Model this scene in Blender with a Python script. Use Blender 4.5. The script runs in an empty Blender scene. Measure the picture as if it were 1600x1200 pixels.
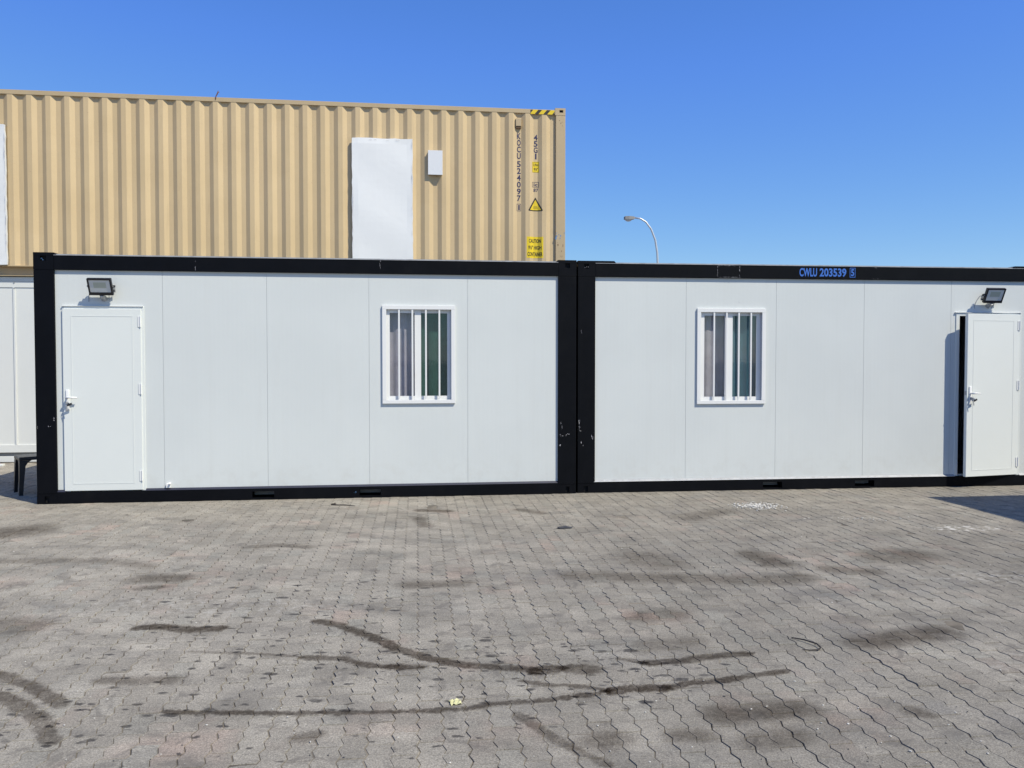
import bpy, bmesh, math, random
from mathutils import Vector, Matrix
random.seed(7)
sc = bpy.context.scene
R = math.radians

# ------------------------------------------------------------------ camera, sky, sun, exposure
CAM_H = 1.5913
cd = bpy.data.cameras.new("camera"); cam = bpy.data.objects.new("camera", cd); sc.collection.objects.link(cam)
cam.location = (0, 0, CAM_H); cam.rotation_euler = (math.pi/2 - 0.0288, 0, 0)
cd.sensor_width = 36; cd.lens = 28.9; cd.clip_start = 0.05; cd.clip_end = 2000
sc.camera = cam
SUN = Vector((0.795, -0.607, 1.27)).normalized()          # direction towards the sun
world = bpy.data.worlds.new("World"); sc.world = world; world.use_nodes = True
wn, wl = world.node_tree.nodes, world.node_tree.links
wn.clear()
sky = wn.new("ShaderNodeTexSky"); sky.sky_type = 'NISHITA'; sky.sun_disc = False
sky.sun_elevation = math.asin(SUN.z); sky.sun_rotation = math.atan2(SUN.x, SUN.y)
sky.altitude = 0; sky.air_density = 1.0; sky.dust_density = 0.1; sky.ozone_density = 6.0
# phone-camera colour response: one power curve per channel over the physical sky
sp_ = wn.new("ShaderNodeSeparateColor"); cb_ = wn.new("ShaderNodeCombineColor"); wl.new(sky.outputs[0], sp_.inputs[0])
for k_, (ref, out, pw) in enumerate(((1.26, .114, 1.18), (2.37, .296, .95), (4.15, .80, .20))):
    d1 = wn.new("ShaderNodeMath"); d1.operation = 'DIVIDE'; wl.new(sp_.outputs[k_], d1.inputs[0]); d1.inputs[1].default_value = ref
    d2 = wn.new("ShaderNodeMath"); d2.operation = 'POWER'; wl.new(d1.outputs[0], d2.inputs[0]); d2.inputs[1].default_value = pw
    d3 = wn.new("ShaderNodeMath"); d3.operation = 'MULTIPLY'; wl.new(d2.outputs[0], d3.inputs[0]); d3.inputs[1].default_value = out/.15
    out_ = d3.outputs[0]
    if k_ == 2:                                                # blue reaches the shoulder of the response only above ref
        d4 = wn.new("ShaderNodeMath"); d4.operation = 'MULTIPLY'; wl.new(sp_.outputs[2], d4.inputs[0]); d4.inputs[1].default_value = out/.15/ref
        d5 = wn.new("ShaderNodeMath"); d5.operation = 'SMOOTH_MIN'; wl.new(d4.outputs[0], d5.inputs[0]); wl.new(out_, d5.inputs[1]); d5.inputs[2].default_value = .15; out_ = d5.outputs[0]
    wl.new(out_, cb_.inputs[k_])
bg = wn.new("ShaderNodeBackground"); bg.inputs['Strength'].default_value = 0.1306
wo = wn.new("ShaderNodeOutputWorld")
wl.new(cb_.outputs[0], bg.inputs[0]); wl.new(bg.outputs[0], wo.inputs[0])
ld = bpy.data.lights.new("sun", 'SUN'); ld.energy = 5.0; ld.angle = R(0.5); ld.color = (1.0, 0.935, 0.77)
lo = bpy.data.objects.new("sun", ld); sc.collection.objects.link(lo)
lo.rotation_euler = SUN.to_track_quat('Z', 'Y').to_euler(); lo.location = (8, -6, 14)
sc.view_settings.view_transform = 'Standard'; sc.view_settings.look = 'None'
sc.view_settings.exposure = 0.20; sc.view_settings.gamma = 1.0; sc.view_settings.use_curve_mapping = False

# ------------------------------------------------------------------ node helpers
class NT:
    def __init__(s, tree): s.t = tree; s.n = tree.nodes; s.l = tree.links
    def put(s, sock, v):
        if isinstance(v, bpy.types.NodeSocket): s.l.new(v, sock)
        elif v is not None:
            if hasattr(sock.default_value, '__len__') and not hasattr(v, '__len__'): v = (v,)*len(sock.default_value)
            if hasattr(v, '__len__') and len(v) == 3 and len(sock.default_value) == 4: v = (*v, 1)
            sock.default_value = v
    def math(s, op, a, b=None, c=None, clamp=False):
        n = s.n.new("ShaderNodeMath"); n.operation = op; n.use_clamp = clamp
        s.put(n.inputs[0], a)
        if b is not None: s.put(n.inputs[1], b)
        if c is not None: s.put(n.inputs[2], c)
        return n.outputs[0]
    def vec(s, op, a, b=None, scale=None, out=0):
        n = s.n.new("ShaderNodeVectorMath"); n.operation = op; s.put(n.inputs[0], a)
        if b is not None: s.put(n.inputs[1], b)
        if scale is not None: s.put(n.inputs['Scale'], scale)
        return n.outputs[out]
    def noise(s, vec, scale, detail=3, rough=.55, dist=0, col=False):
        n = s.n.new("ShaderNodeTexNoise"); s.put(n.inputs['Vector'], vec); n.inputs['Scale'].default_value = scale
        n.inputs['Detail'].default_value = detail; n.inputs['Roughness'].default_value = rough; n.inputs['Distortion'].default_value = dist
        return n.outputs[1 if col else 0]
    def voro(s, vec, scale, out='Distance'):
        n = s.n.new("ShaderNodeTexVoronoi"); s.put(n.inputs['Vector'], vec); n.inputs['Scale'].default_value = scale
        return n.outputs[out]
    def rng(s, v, a, b, c=0., d=1., smooth=True):
        n = s.n.new("ShaderNodeMapRange"); n.interpolation_type = 'SMOOTHSTEP' if smooth else 'LINEAR'
        s.put(n.inputs[0], v)
        for i, k in enumerate((a, b, c, d)): s.put(n.inputs[i+1], k)
        return n.outputs[0]
    def mix(s, f, a, b, mode='MIX'):
        n = s.n.new("ShaderNodeMix"); n.data_type = 'RGBA'; n.blend_type = mode
        s.put(n.inputs[0], f); s.put(n.inputs[6], a); s.put(n.inputs[7], b)
        return n.outputs[2]
    def pos(s): return s.n.new("ShaderNodeNewGeometry").outputs['Position']
    def obj(s): return s.n.new("ShaderNodeTexCoord").outputs['Object']
    def sep(s, v):
        n = s.n.new("ShaderNodeSeparateXYZ"); s.put(n.inputs[0], v); return n.outputs
    def attr(s, name):
        n = s.n.new("ShaderNodeAttribute"); n.attribute_name = name; return n.outputs['Fac']
    def bump(s, h, strength=.3, dist=.01):
        n = s.n.new("ShaderNodeBump"); s.put(n.inputs['Height'], h); n.inputs['Strength'].default_value = strength
        n.inputs['Distance'].default_value = dist; return n.outputs[0]

def newmat(name):
    m = bpy.data.materials.new(name); m.use_nodes = True
    t = NT(m.node_tree); b = m.node_tree.nodes['Principled BSDF']
    return m, t, b

def paint(name, col, rough=.5, var=.06, vscale=3., bump=.0, bscale=300., metallic=0., spec=.5, dirt=0., dirtcol=(.2, .17, .13), dscale=2.):
    m, t, b = newmat(name)
    p = t.obj()
    n = t.noise(p, vscale, 4)
    f = t.rng(n, .25, .75, 1-var, 1+var, False)
    c = t.vec('SCALE', [v*.85 for v in col], scale=f)
    if dirt:
        d = t.math('MULTIPLY', t.rng(t.noise(p, dscale, 6, .65), .48, .75), dirt)
        c = t.mix(d, c, dirtcol)
    t.put(b.inputs['Base Color'], c)
    t.put(b.inputs['Roughness'], t.rng(t.noise(p, vscale*4, 3), .2, .8, rough-.06, rough+.08, False))
    b.inputs['Metallic'].default_value = metallic; b.inputs['Specular IOR Level'].default_value = spec
    if bump: t.put(b.inputs['Normal'], t.bump(t.noise(p, bscale, 3), bump, .004))
    return m

M = {}
M['black_frame'] = paint('black_frame_paint', (.0025, .003, .005), .5, .25, 4, .1, 60, spec=.12, dirt=.12, dirtcol=(.02, .019, .018), dscale=3)
M['hollow_shade'] = paint('hollow_shade_black', (.004, .004, .005), .9, .05)  # near-black colour stands in for the shade inside holes and pockets
M['door_white'] = paint('white_door_coating', (.765, .795, .775), .38, .015, 1.2, .05, 40, dirt=.05, dirtcol=(.6, .6, .57))
M['trim_white'] = paint('white_plastic_trim', (.83, .835, .83), .35, .02, 3)
M['cabin_white'] = paint('white_cabin_paint', (.76, .77, .74), .45, .02, 2, .05, 60, dirt=.08, dirtcol=(.55, .54, .5))
M['plain_and_shade_grey'] = paint('plain_and_shade_grey_paint', (.22, .22, .22), .6, .1, 5)  # plain grey; on the sill channel it paints in the recess shade
M['flash_dark'] = paint('dark_blue_flashing', (.022, .024, .045), .5, .2, 8)
M['flash_light'] = paint('pale_worn_flashing', (.36, .37, .39), .45, .2, 14, dirt=.5, dirtcol=(.15, .14, .15), dscale=11)
M['beige_rail'] = paint('beige_rail_paint', (.50, .385, .228), .5, .05, 3, .05, 80, dirt=.15, dirtcol=(.33, .25, .16), dscale=5)
M['sheet_white'] = paint('white_sheet_metal', (.76, .77, .79), .3, .02, 1.2)
M['steel'] = paint('grey_galvanised_steel', (.42, .43, .44), .42, .08, 6, metallic=.5)
M['lamp_alu'] = paint('pale_aluminium', (.62, .64, .66), .35, .05, 4, metallic=.4)
M['black_plastic'] = paint('black_plastic', (.014, .015, .02), .35, .15, 6)
M['cable'] = paint('grey_cable', (.28, .29, .31), .5, .05)
M['blue_print'] = paint('blue_print', (.042, .16, .58), .5, .12, 30)
M['navy_print'] = paint('navy_print', (.018, .02, .085), .6, .2, 40)
M['yellow_label'] = paint('yellow_label', (.80, .58, .015), .45, .06, 8)
M['dark_print'] = paint('black_print', (.02, .016, .012), .6, .1)
M['blue_scuff'] = paint('blue_scuff_paint', (.10, .24, .48), .6, .3, 40)
M['pale_scuff'] = paint('bare_paint_scratch', (.42, .41, .44), .6, .4, 60)
M['rust'] = paint('rusty_wire', (.16, .07, .04), .8, .3, 30)
M['room_wall'] = paint('room_lining', (.5, .5, .48), .6, .03)
M['wood_dark'] = paint('brown_ventilator_inside', (.12, .07, .035), .8, .2)
M['glass_bowl'] = paint('frosted_lamp_bowl', (.55, .58, .62), .25, .03)
M['chips'] = paint('pale_stone_chips', (.56, .54, .50), .8, .25, 9)
M['leaf_paper'] = paint('yellowish_crumpled_paper', (.58, .56, .30), .7, .25, 25)
M['rag'] = paint('dark_rubber_scrap', (.045, .046, .055), .6, .3, 20, .4, 60)
M['wire_dark'] = paint('dark_bent_wire', (.03, .022, .018), .6, .3, 20)

# wall panel: pale blue grey coated steel skin with very fine pinstripe ribs and faint cloudiness
m, t, b = newmat('pale_grey_panel_coating'); M['panel'] = m
p = t.obj(); x = t.sep(p)[0]
n1 = t.noise(p, .9, 4, .5); n2 = t.noise(p, 14, 3, .6)
c = t.mix(t.rng(n1, .3, .7), (.630, .660, .655), (.660, .690, .682))
st = t.rng(t.noise(t.vec('MULTIPLY', p, (5, 5, .35)), 2, 3), .5, .8)
c = t.mix(t.math('MULTIPLY', st, .07), c, (.48, .47, .44))
z_ = t.sep(p)[2]
bd = t.math('MULTIPLY', t.rng(z_, .12, .6, 1, 0), t.rng(t.noise(p, 7, 5, .7), .42, .72))
c = t.mix(t.math('MULTIPLY', bd, .16), c, (.42, .38, .32))
sc_ = t.rng(t.noise(p, 60, 2, .5), .74, .80)
c = t.mix(t.math('MULTIPLY', sc_, .12), c, (.4, .41, .42))
t.put(b.inputs['Base Color'], t.vec('SCALE', c, scale=.90)); b.inputs['Roughness'].default_value = .46; b.inputs['Specular IOR Level'].default_value = .35
w = t.math('SINE', t.math('MULTIPLY', x, 2*math.pi/.05))
h = t.math('ADD', t.math('MULTIPLY', w, .25), t.math('ADD', t.math('MULTIPLY', n2, .25), t.math('MULTIPLY', n1, 2.)))
t.put(b.inputs['Normal'], t.bump(h, .12, .002))

# corrugated beige steel
m, t, b = newmat('beige_container_paint'); M['beige'] = m
p = t.obj()
n1 = t.noise(p, 1.1, 5, .6); n2 = t.noise(t.vec('MULTIPLY', p, (9, 9, .5)), 3, 4, .6)
c = t.mix(t.rng(n1, .3, .7), (.495, .372, .208), (.54, .41, .235))
c = t.mix(t.math('MULTIPLY', t.rng(n2, .52, .8), .22), c, (.30, .222, .132))
c = t.mix(t.math('MULTIPLY', t.rng(t.noise(p, 35, 3, .6), .68, .74), .5), c, (.30, .20, .12))
t.put(b.inputs['Base Color'], c); b.inputs['Roughness'].default_value = .5
t.put(b.inputs['Normal'], t.bump(t.noise(p, 6, 4), .12, .01))

# dented white sheet
m, t, b = newmat('dented_white_sheet'); M['sheet'] = m
p = t.obj()
n1 = t.noise(p, 1.6, 3, .5, .6)
t.put(b.inputs['Base Color'], t.mix(t.rng(t.noise(p, 3, 5, .6), .45, .8, 0, .12), (.71, .715, .71), (.58, .58, .57)))
b.inputs['Roughness'].default_value = .33
t.put(b.inputs['Normal'], t.bump(n1, .3, .02))

# curtain cloth / window glass
def curtain_mat(name, a, bb):
    m, t, b = newmat(name); p = t.obj()
    c = t.mix(t.rng(t.noise(p, 10, 4), .3, .7), a, bb)
    wv = t.math('SINE', t.math('MULTIPLY', t.sep(p)[2], 1500))
    t.put(b.inputs['Base Color'], c); b.inputs['Roughness'].default_value = .85
    t.put(b.inputs['Normal'], t.bump(t.noise(p, 200, 3), .2, .002)); return m
M['curtain_a'] = curtain_mat('mauve_grey_curtain', (.50, .495, .49), (.58, .575, .565))
M['curtain_b'] = curtain_mat('stone_grey_curtain', (.54, .53, .48), (.62, .61, .56))
def glass(name, tint, refl=.08, haze=.0):
    m = bpy.data.materials.new(name); m.use_nodes = True; t = NT(m.node_tree); t.n.clear()
    tr = t.n.new("ShaderNodeBsdfTransparent"); tr.inputs[0].default_value = (*tint, 1)
    gl = t.n.new("ShaderNodeBsdfGlossy"); gl.inputs['Roughness'].default_value = .03
    gl.inputs[0].default_value = (.9, .93, .95, 1)
    fr = t.n.new("ShaderNodeFresnel"); bk = t.n.new("ShaderNodeNewGeometry").outputs['Backfacing']
    t.put(fr.inputs[0], t.rng(bk, 0, 1, 1.5, 1/1.5, False))
    nz = t.noise(t.obj(), 7, 3, .6)
    t.put(fr.inputs['Normal'], t.bump(nz, .05, .01)); t.put(gl.inputs['Normal'], t.bump(nz, .05, .01))
    mx = t.n.new("ShaderNodeMixShader"); t.put(mx.inputs[0], t.math('ADD', fr.outputs[0], refl, clamp=True))
    t.l.new(tr.outputs[0], mx.inputs[1]); t.l.new(gl.outputs[0], mx.inputs[2])
    o = t.n.new("ShaderNodeOutputMaterial"); t.l.new(mx.outputs[0], o.inputs[0]); return m
M['glass_clear'] = glass('thin_clear_glass', (.84, .84, .88), .0)
M['glass_green'] = glass('green_tinted_glass', (.46, .60, .58), .01)
M['glass_blue'] = glass('blue_tinted_glass', (.52, .66, .72), .03)
m, t, b = newmat('floodlight_lens'); M['lens'] = m
p = t.obj(); s_ = t.sep(p)
gr = t.math('MULTIPLY', t.rng(t.math('ABSOLUTE', s_[0]), .062, .07, 1, 0), t.rng(t.math('ABSOLUTE', t.math('SUBTRACT', s_[2], .02)), .03, .036, 1, 0))
t.put(b.inputs['Base Color'], t.mix(gr, (.60, .62, .62), (.44, .47, .40))); b.inputs['Roughness'].default_value = .12

# ------------------------------------------------------------------ paving materials
STREAKS = [
([(-1.19,4.97),(-1.01,4.87),(-.86,4.73),(-.74,4.61),(-.62,4.47),(-.5,4.38),(-.34,4.28),(-.18,4.23),(0,4.21),(.12,4.16)],.042,.8,.5),
([(.12,4.16),(.23,4.19)],.06,.7,.5), ([(.3,4.19),(.41,4.18)],.065,.7,.5),
([(-1.57,3.67),(-1.15,3.66),(-.92,3.66),(-.58,3.67),(-.23,3.7),(-.09,3.76),(.18,3.8),(.46,3.9)],.024,.75,.5),
([(.48,3.9),(.58,3.94),(.74,3.94)],.045,.85,.5), ([(.74,3.94),(.86,4.0),(1.03,4.03),(1.21,4.1),(1.4,4.16)],.03,.75,.5),
([(-1.75,4.44),(-1.39,4.41),(-1.12,4.36)],.016,.45,.5), ([(-1.12,4.36),(-.91,4.34),(-.77,4.25),(-.6,4.21),(-.48,4.21)],.032,.7,.5),
([(.57,4.34),(.71,4.27)],.02,.5,.5), ([(.71,4.27),(.86,4.29),(1.07,4.37),(1.28,4.41)],.04,.75,.5),
([(.04,4.03),(.14,3.99),(.35,3.96),(.46,3.91)],.022,.6,.5), ([(-2.21,4.84),(-2.08,4.86),(-1.88,4.79),(-1.73,4.84)],.055,.9,.5),
([(-2.71,4.16),(-2.58,4.1),(-2.35,3.97),(-2.08,3.75)],.045,.6,.5), ([(-2.56,3.91),(-2.42,3.84),(-2.27,3.75),(-2.08,3.59),(-1.92,3.38)],.045,.6,.5),
([(.02,3.65),(.08,3.56),(.23,3.34),(.38,3.18)],.03,.5,.6),
([(-4.33,6.43),(-3.56,6.49),(-3.13,6.45),(-2.81,6.29)],.09,.3,1), ([(-2.23,6.94),(-1.98,7.03),(-1.74,6.96)],.07,.35,1),
([(.47,6.02),(1.82,5.88),(2.11,5.97)],.14,.4,1), ([(.95,3.64),(1.31,3.69)],.11,.5,1), ([(.7,3.44),(.81,3.44)],.07,.4,1),
([(1.04,3.38),(1.19,3.44)],.09,.4,1), ([(.35,3.37),(.43,3.41)],.09,.4,1), ([(1.98,4.58),(2.51,4.77)],.12,.55,1),
([(1.98,6.66),(2.06,6.41)],.16,.5,1), ([(3.01,6.62),(3.24,6.66)],.24,.4,1), ([(1.04,6.62),(1.16,6.41)],.24,.35,1),
([(-2.68,5.94),(-2.4,5.94)],.12,.5,1), ([(-2.59,5.68),(-2.47,5.72)],.06,.45,1), ([(-.72,5.77),(-.36,5.82)],.1,.4,1),
([(-3.05,4.92),(-2.9,4.86)],.14,.4,1), ([(-4.68,7.48),(-4.56,7.62)],.28,.5,1), ([(-.98,8.66),(-.68,8.62)],.08,.65,.8),
([(-.94,8.24),(-.83,7.85)],.07,.45,1), ([(.08,8.7),(.3,8.51)],.08,.45,1), ([(-.63,4.21),(-.48,4.22)],.05,.5,.7),
([(2.68,6.12),(2.43,6.21)],.12,.4,1), ([(.79,5.04),(1.0,5.11)],.12,.4,1), ([(1.74,8.24),(2.22,8.59)],.16,.3,1),
([(-.89,3.41),(-.84,3.44)],.05,.5,.8), ([(-2.03,4.03),(-1.7,4.04)],.06,.4,.9), ([(1.8,3.69),(1.86,3.64)],.05,.5,.8), ([(.75,4.53),(1.01,4.6)],.1,.3,1)]
def paving_color(t, p, tone, hue):
    c = t.mix(tone, (.290, .265, .224), (.350, .321, .272))
    pk = t.rng(t.noise(p, 1.1, 4, .6), .5, .68)
    c = t.mix(t.math('MULTIPLY', t.math('MULTIPLY', t.rng(hue, .45, .95), pk), .6), c, (.40, .30, .245))
    c = t.mix(t.math('MULTIPLY', t.rng(hue, .0, .22, 1, 0), .3), c, (.30, .30, .265))
    # broad dust and grime patches, then tone ramps across the yard
    g1 = t.noise(p, .55, 5, .6, .4); g2 = t.noise(t.vec('MULTIPLY', p, (1, 1.6, 1)), 2.3, 5, .62)
    c = t.vec('SCALE', c, scale=t.rng(g1, .3, .7, .80, 1.12, False))
    c = t.vec('SCALE', c, scale=t.rng(g2, .3, .72, 1.15, .74, False))
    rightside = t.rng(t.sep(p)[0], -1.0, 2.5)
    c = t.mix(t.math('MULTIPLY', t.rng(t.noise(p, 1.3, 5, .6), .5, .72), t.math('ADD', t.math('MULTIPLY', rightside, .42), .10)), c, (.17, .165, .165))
    c = t.vec('SCALE', c, scale=t.rng(t.sep(p)[0], -2.5, 3.0, 1.05, .86))  # whole paving gets darker from left to right
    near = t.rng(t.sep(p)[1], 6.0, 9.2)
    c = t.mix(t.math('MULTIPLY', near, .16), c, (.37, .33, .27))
    # aggregate speckle
    c = t.vec('SCALE', c, scale=t.rng(t.noise(p, 140, 2, .85), .28, .72, .52, 1.48, False))
    c = t.vec('SCALE', c, scale=t.rng(t.noise(p, 60, 3, .7), .3, .7, .82, 1.18, False))
    c = t.mix(t.rng(t.voro(p, 150), .12, .2, .6, 0), c, (.10, .09, .08))
    c = t.mix(t.rng(t.voro(t.vec('ADD', p, (3.3, 1.7, 0)), 95), .07, .12, .5, 0), c, (.55, .53, .48))
    c = t.mix(t.math('MULTIPLY', t.rng(t.noise(p, 5.5, 6, .7, .8), .52, .66), .55), c, (.130, .118, .105))
    c = t.mix(t.math('MULTIPLY', t.rng(t.noise(t.vec('MULTIPLY', p, (.7, 1.5, 1)), 1.7, 6, .68, .6), .5, .70), .42), c, (.125, .118, .110))
    wv = t.vec('SUBTRACT', t.noise(p, 9, 5, .7, col=True), (.5, .5, .5))
    q = t.vec('MULTIPLY', t.vec('ADD', p, t.vec('SCALE', wv, scale=.065)), (.62, 1.15, 0))
    # drips: random round drops of oil between and beside the arcs
    def region(cx, cy, rx, ry, s):
        v = t.vec('MULTIPLY', t.vec('SUBTRACT', p, (cx, cy, 0)), (1/rx, 1/ry, 0))
        return t.rng(t.vec('LENGTH', v, out=1), .35, 1.1, s, 0)
    reg = region(-.35, 4.25, 1.6, .5, 1.)
    for a in ((.35, 4.1, .9, .45, 1.), (-1.6, 4.5, 1.1, .6, .75), (-2.0, 3.7, .9, .6, .7), (-1.0, 3.55, 1.6, .5, .5), (-1.6, 5.4, 1.5, .8, .5)):
        reg = t.math('MAXIMUM', reg, region(*a))
    def drops(scale, off, keep, r0, r1):
        n = t.n.new("ShaderNodeTexVoronoi"); t.put(n.inputs['Vector'], t.vec('ADD', q, off)); n.inputs['Scale'].default_value = scale
        rnd = t.sep(n.outputs['Color'])
        rad = t.rng(rnd[1], 0, 1, r0, r1, False)
        msk = t.rng(t.math('SUBTRACT', n.outputs['Distance'], rad), -.10, .04, 1, 0)
        return t.math('MULTIPLY', msk, t.math('LESS_THAN', rnd[0], t.math('MULTIPLY', reg, keep)))
    dr = t.math('MAXIMUM', drops(10.5, (0, 0, 0), .75, .07, .33), drops(19, (5.1, 2.2, 0), .75, .09, .34))
    acc = t.math('MULTIPLY', t.math('MULTIPLY', dr, .95), t.rng(t.noise(p, 22, 4, .7), .3, .55, .6, 1))
    acc = t.math('MULTIPLY', acc, t.rng(t.noise(p, 3.5, 4, .6), .2, .6, .7, 1.))
    c = t.mix(acc, c, t.mix(.35, (.048, .042, .038), t.vec('SCALE', c, scale=.3)))
    # rusty sand and pale powder
    def blob(cx, cy, rx, ry, lo_, hi, sc__=9):
        v = t.vec('MULTIPLY', t.vec('SUBTRACT', q, (cx, cy, 0)), (1/rx, 1/ry, 0))
        return t.math('MULTIPLY', t.rng(t.vec('LENGTH', v, out=1), .3, 1., 1, 0), t.rng(t.noise(p, sc__, 4, .65), lo_, hi))
    c = t.mix(t.math('MULTIPLY', blob(1.95, 3.69, .13, .06, .3, .5), .8), c, (.40, .28, .13))
    c = t.mix(t.math('MULTIPLY', blob(-4.4, 8.25, .45, .35, .3, .7), .35), c, (.40, .29, .17))
    c = t.mix(t.math('MULTIPLY', blob(-5.25, 8.6, .5, .35, .3, .7), .35), c, (.40, .28, .19))
    for cx, cy, rx, ry, k in ((2.66, 8.9, .34, .26, 1.), (3.25, 8.2, .25, .12, .9), (3.6, 8.15, .35, .12, .8), (2.2, 6.9, .5, .3, .3), (4.1, 9.0, .7, .22, .6), (1.98, 3.62, .2, .1, .3), (.35, 3.45, .35, .2, .35), (1.9, 4.9, .6, .5, .25), (-1.2, 6.1, .9, .4, .25), (-5.1, 9.2, .5, .3, .3)):
        c = t.mix(t.math('MULTIPLY', blob(cx, cy, rx, ry, .5, .64, 16), k), c, (.62, .60, .56))
    c = t.mix(t.rng(t.noise(p, 26, 3, .6), .72, .78, 0, .35), c, (.50, .49, .47))
    return c, acc

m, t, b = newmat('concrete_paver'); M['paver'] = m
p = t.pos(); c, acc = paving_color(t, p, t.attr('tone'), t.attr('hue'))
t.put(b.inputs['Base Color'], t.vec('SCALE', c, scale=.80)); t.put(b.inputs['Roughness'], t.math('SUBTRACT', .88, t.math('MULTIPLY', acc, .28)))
b.inputs['Specular IOR Level'].default_value = .3
hh = t.math('ADD', t.noise(p, 130, 3, .7), t.math('MULTIPLY', t.noise(p, 28, 3, .6), 1.2))
t.put(b.inputs['Normal'], t.bump(hh, .55, .004))
m = bpy.data.materials.new('oil_stain'); m.use_nodes = True; M['stain'] = m; t = NT(m.node_tree); t.n.clear()
p = t.pos()
warp = t.math('ADD', t.math('MULTIPLY', t.math('SUBTRACT', t.noise(p, 11, 5, .7), .5), .085), t.math('MULTIPLY', t.math('SUBTRACT', t.noise(p, 45, 4, .7), .5), .05))
dd = t.math('ADD', t.attr('dist'), warp)
mk = t.math('MULTIPLY', t.rng(dd, t.attr('r0'), t.attr('r1'), 1, 0), t.attr('str'))
mk = t.math('MULTIPLY', mk, t.math('MULTIPLY', t.rng(t.noise(p, 8, 4, .7), .3, .55, .6, 1.), t.rng(t.noise(p, 38, 4, .75), .32, .55, .6, 1.)))
tr = t.n.new("ShaderNodeBsdfTransparent"); t.put(tr.inputs[0], t.mix(mk, (1, 1, 1), (.48, .455, .44)))
oo = t.n.new("ShaderNodeOutputMaterial"); t.l.new(tr.outputs[0], oo.inputs[0])
m, t, b = newmat('joint_sand'); M['sand'] = m
p = t.pos(); t.put(b.inputs['Base Color'], t.mix(t.rng(t.noise(p, 3, 5, .6), .35, .65), (.07, .06, .048), (.185, .16, .125))); b.inputs['Roughness'].default_value = .95
m, t, b = newmat('far_yard_ground'); M['ground'] = m
p = t.pos(); t.put(b.inputs['Base Color'], t.mix(t.rng(t.noise(p, .5, 6, .6), .3, .7), (.19, .17, .145), (.26, .235, .20))); b.inputs['Roughness'].default_value = .95
t.put(b.inputs['Normal'], t.bump(t.noise(p, 8, 5), .4, .02))

# ------------------------------------------------------------------ mesh helpers
COL = sc.collection
def link(o, parent=None):
    COL.objects.link(o)
    if parent is not None: o.parent = parent
    return o
def obj(name, bm, mat, parent=None, smooth=False):
    me = bpy.data.meshes.new(name); bmesh.ops.recalc_face_normals(bm, faces=bm.faces); bm.to_mesh(me); bm.free()
    for mm in (mat if isinstance(mat, (list, tuple)) else [mat]): me.materials.append(M[mm] if isinstance(mm, str) else mm)
    if smooth:
        for f in me.polygons: f.use_smooth = True
    return link(bpy.data.objects.new(name, me), parent)
def empty(name, loc=(0, 0, 0), rz=0.):
    o = bpy.data.objects.new(name, None); o.location = loc; o.rotation_euler = (0, 0, rz); o.empty_display_size = .2; return link(o)
def tag(o, label, cat, group=None, kind=None):
    o['label'] = label; o['category'] = cat
    if group: o['group'] = group
    if kind: o['kind'] = kind
    return o
def B(): return bmesh.new()
def box(bm, x0, x1, y0, y1, z0, z1, bev=0., mat=Matrix.Identity(4)):
    vs = [bm.verts.new(mat @ Vector(v)) for v in ((x0, y0, z0), (x1, y0, z0), (x1, y1, z0), (x0, y1, z0), (x0, y0, z1), (x1, y0, z1), (x1, y1, z1), (x0, y1, z1))]
    fs = [bm.faces.new([vs[i] for i in f]) for f in ((0, 3, 2, 1), (4, 5, 6, 7), (0, 1, 5, 4), (1, 2, 6, 5), (2, 3, 7, 6), (3, 0, 4, 7))]
    if bev:
        es = list({e for f in fs for e in f.edges}); bmesh.ops.bevel(bm, geom=es, offset=bev, segments=2, affect='EDGES', profile=.6)
    return bm
def poly(bm, pts, y, z=None):
    vs = [bm.verts.new((a, y, b_)) for a, b_ in pts]; return bm.faces.new(vs)
def prism(bm, pts, y0, y1):
    a = [bm.verts.new((x, y0, z)) for x, z in pts]; c_ = [bm.verts.new((x, y1, z)) for x, z in pts]
    bm.faces.new(a); bm.faces.new(c_[::-1]); n = len(pts)
    for i in range(n): bm.faces.new((a[i], a[(i+1) % n], c_[(i+1) % n], c_[i]))
    return bm
def tube(bm, pts, r, seg=8, cap=True):
    pts = [Vector(q) for q in pts]; rs = r if isinstance(r, (list, tuple)) else [r]*len(pts); rings = []
    up = Vector((0, 0, 1))
    for i, q in enumerate(pts):
        d = (pts[min(i+1, len(pts)-1)]-pts[max(i-1, 0)]).normalized()
        s = d.cross(up if abs(d.z) < .95 else Vector((1, 0, 0))).normalized()
        if rings and s.dot(ps) < 0: s = -s
        ps = s; u = d.cross(s)
        rings.append([bm.verts.new(q+(s*math.cos(k*2*math.pi/seg)+u*math.sin(k*2*math.pi/seg))*rs[i]) for k in range(seg)])
    for a, c_ in zip(rings[:-1], rings[1:]):
        for k in range(seg): bm.faces.new((a[k], a[(k+1) % seg], c_[(k+1) % seg], c_[k]))
    if cap: bm.faces.new(rings[0][::-1]); bm.faces.new(rings[-1])
    return bm
def holed(bm, x0, x1, z0, z1, y0, y1, holes, bev=0):
    """a slab with one rectangular opening, made of butted boxes"""
    hs_ = [h for h in holes if h[0] < x1-.001 and h[1] > x0+.001]
    if not hs_: return box(bm, x0, x1, y0, y1, z0, z1, bev)
    h = hs_[0]; a, c_, d, e = max(h[0], x0), min(h[1], x1), max(h[2], z0), min(h[3], z1)
    if a > x0+.001: box(bm, x0, a, y0, y1, z0, z1)
    if c_ < x1-.001: box(bm, c_, x1, y0, y1, z0, z1)
    if d > z0+.001: box(bm, a, c_, y0, y1, z0, d)
    if e < z1-.001: box(bm, a, c_, y0, y1, e, z1)
    return bm
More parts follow.
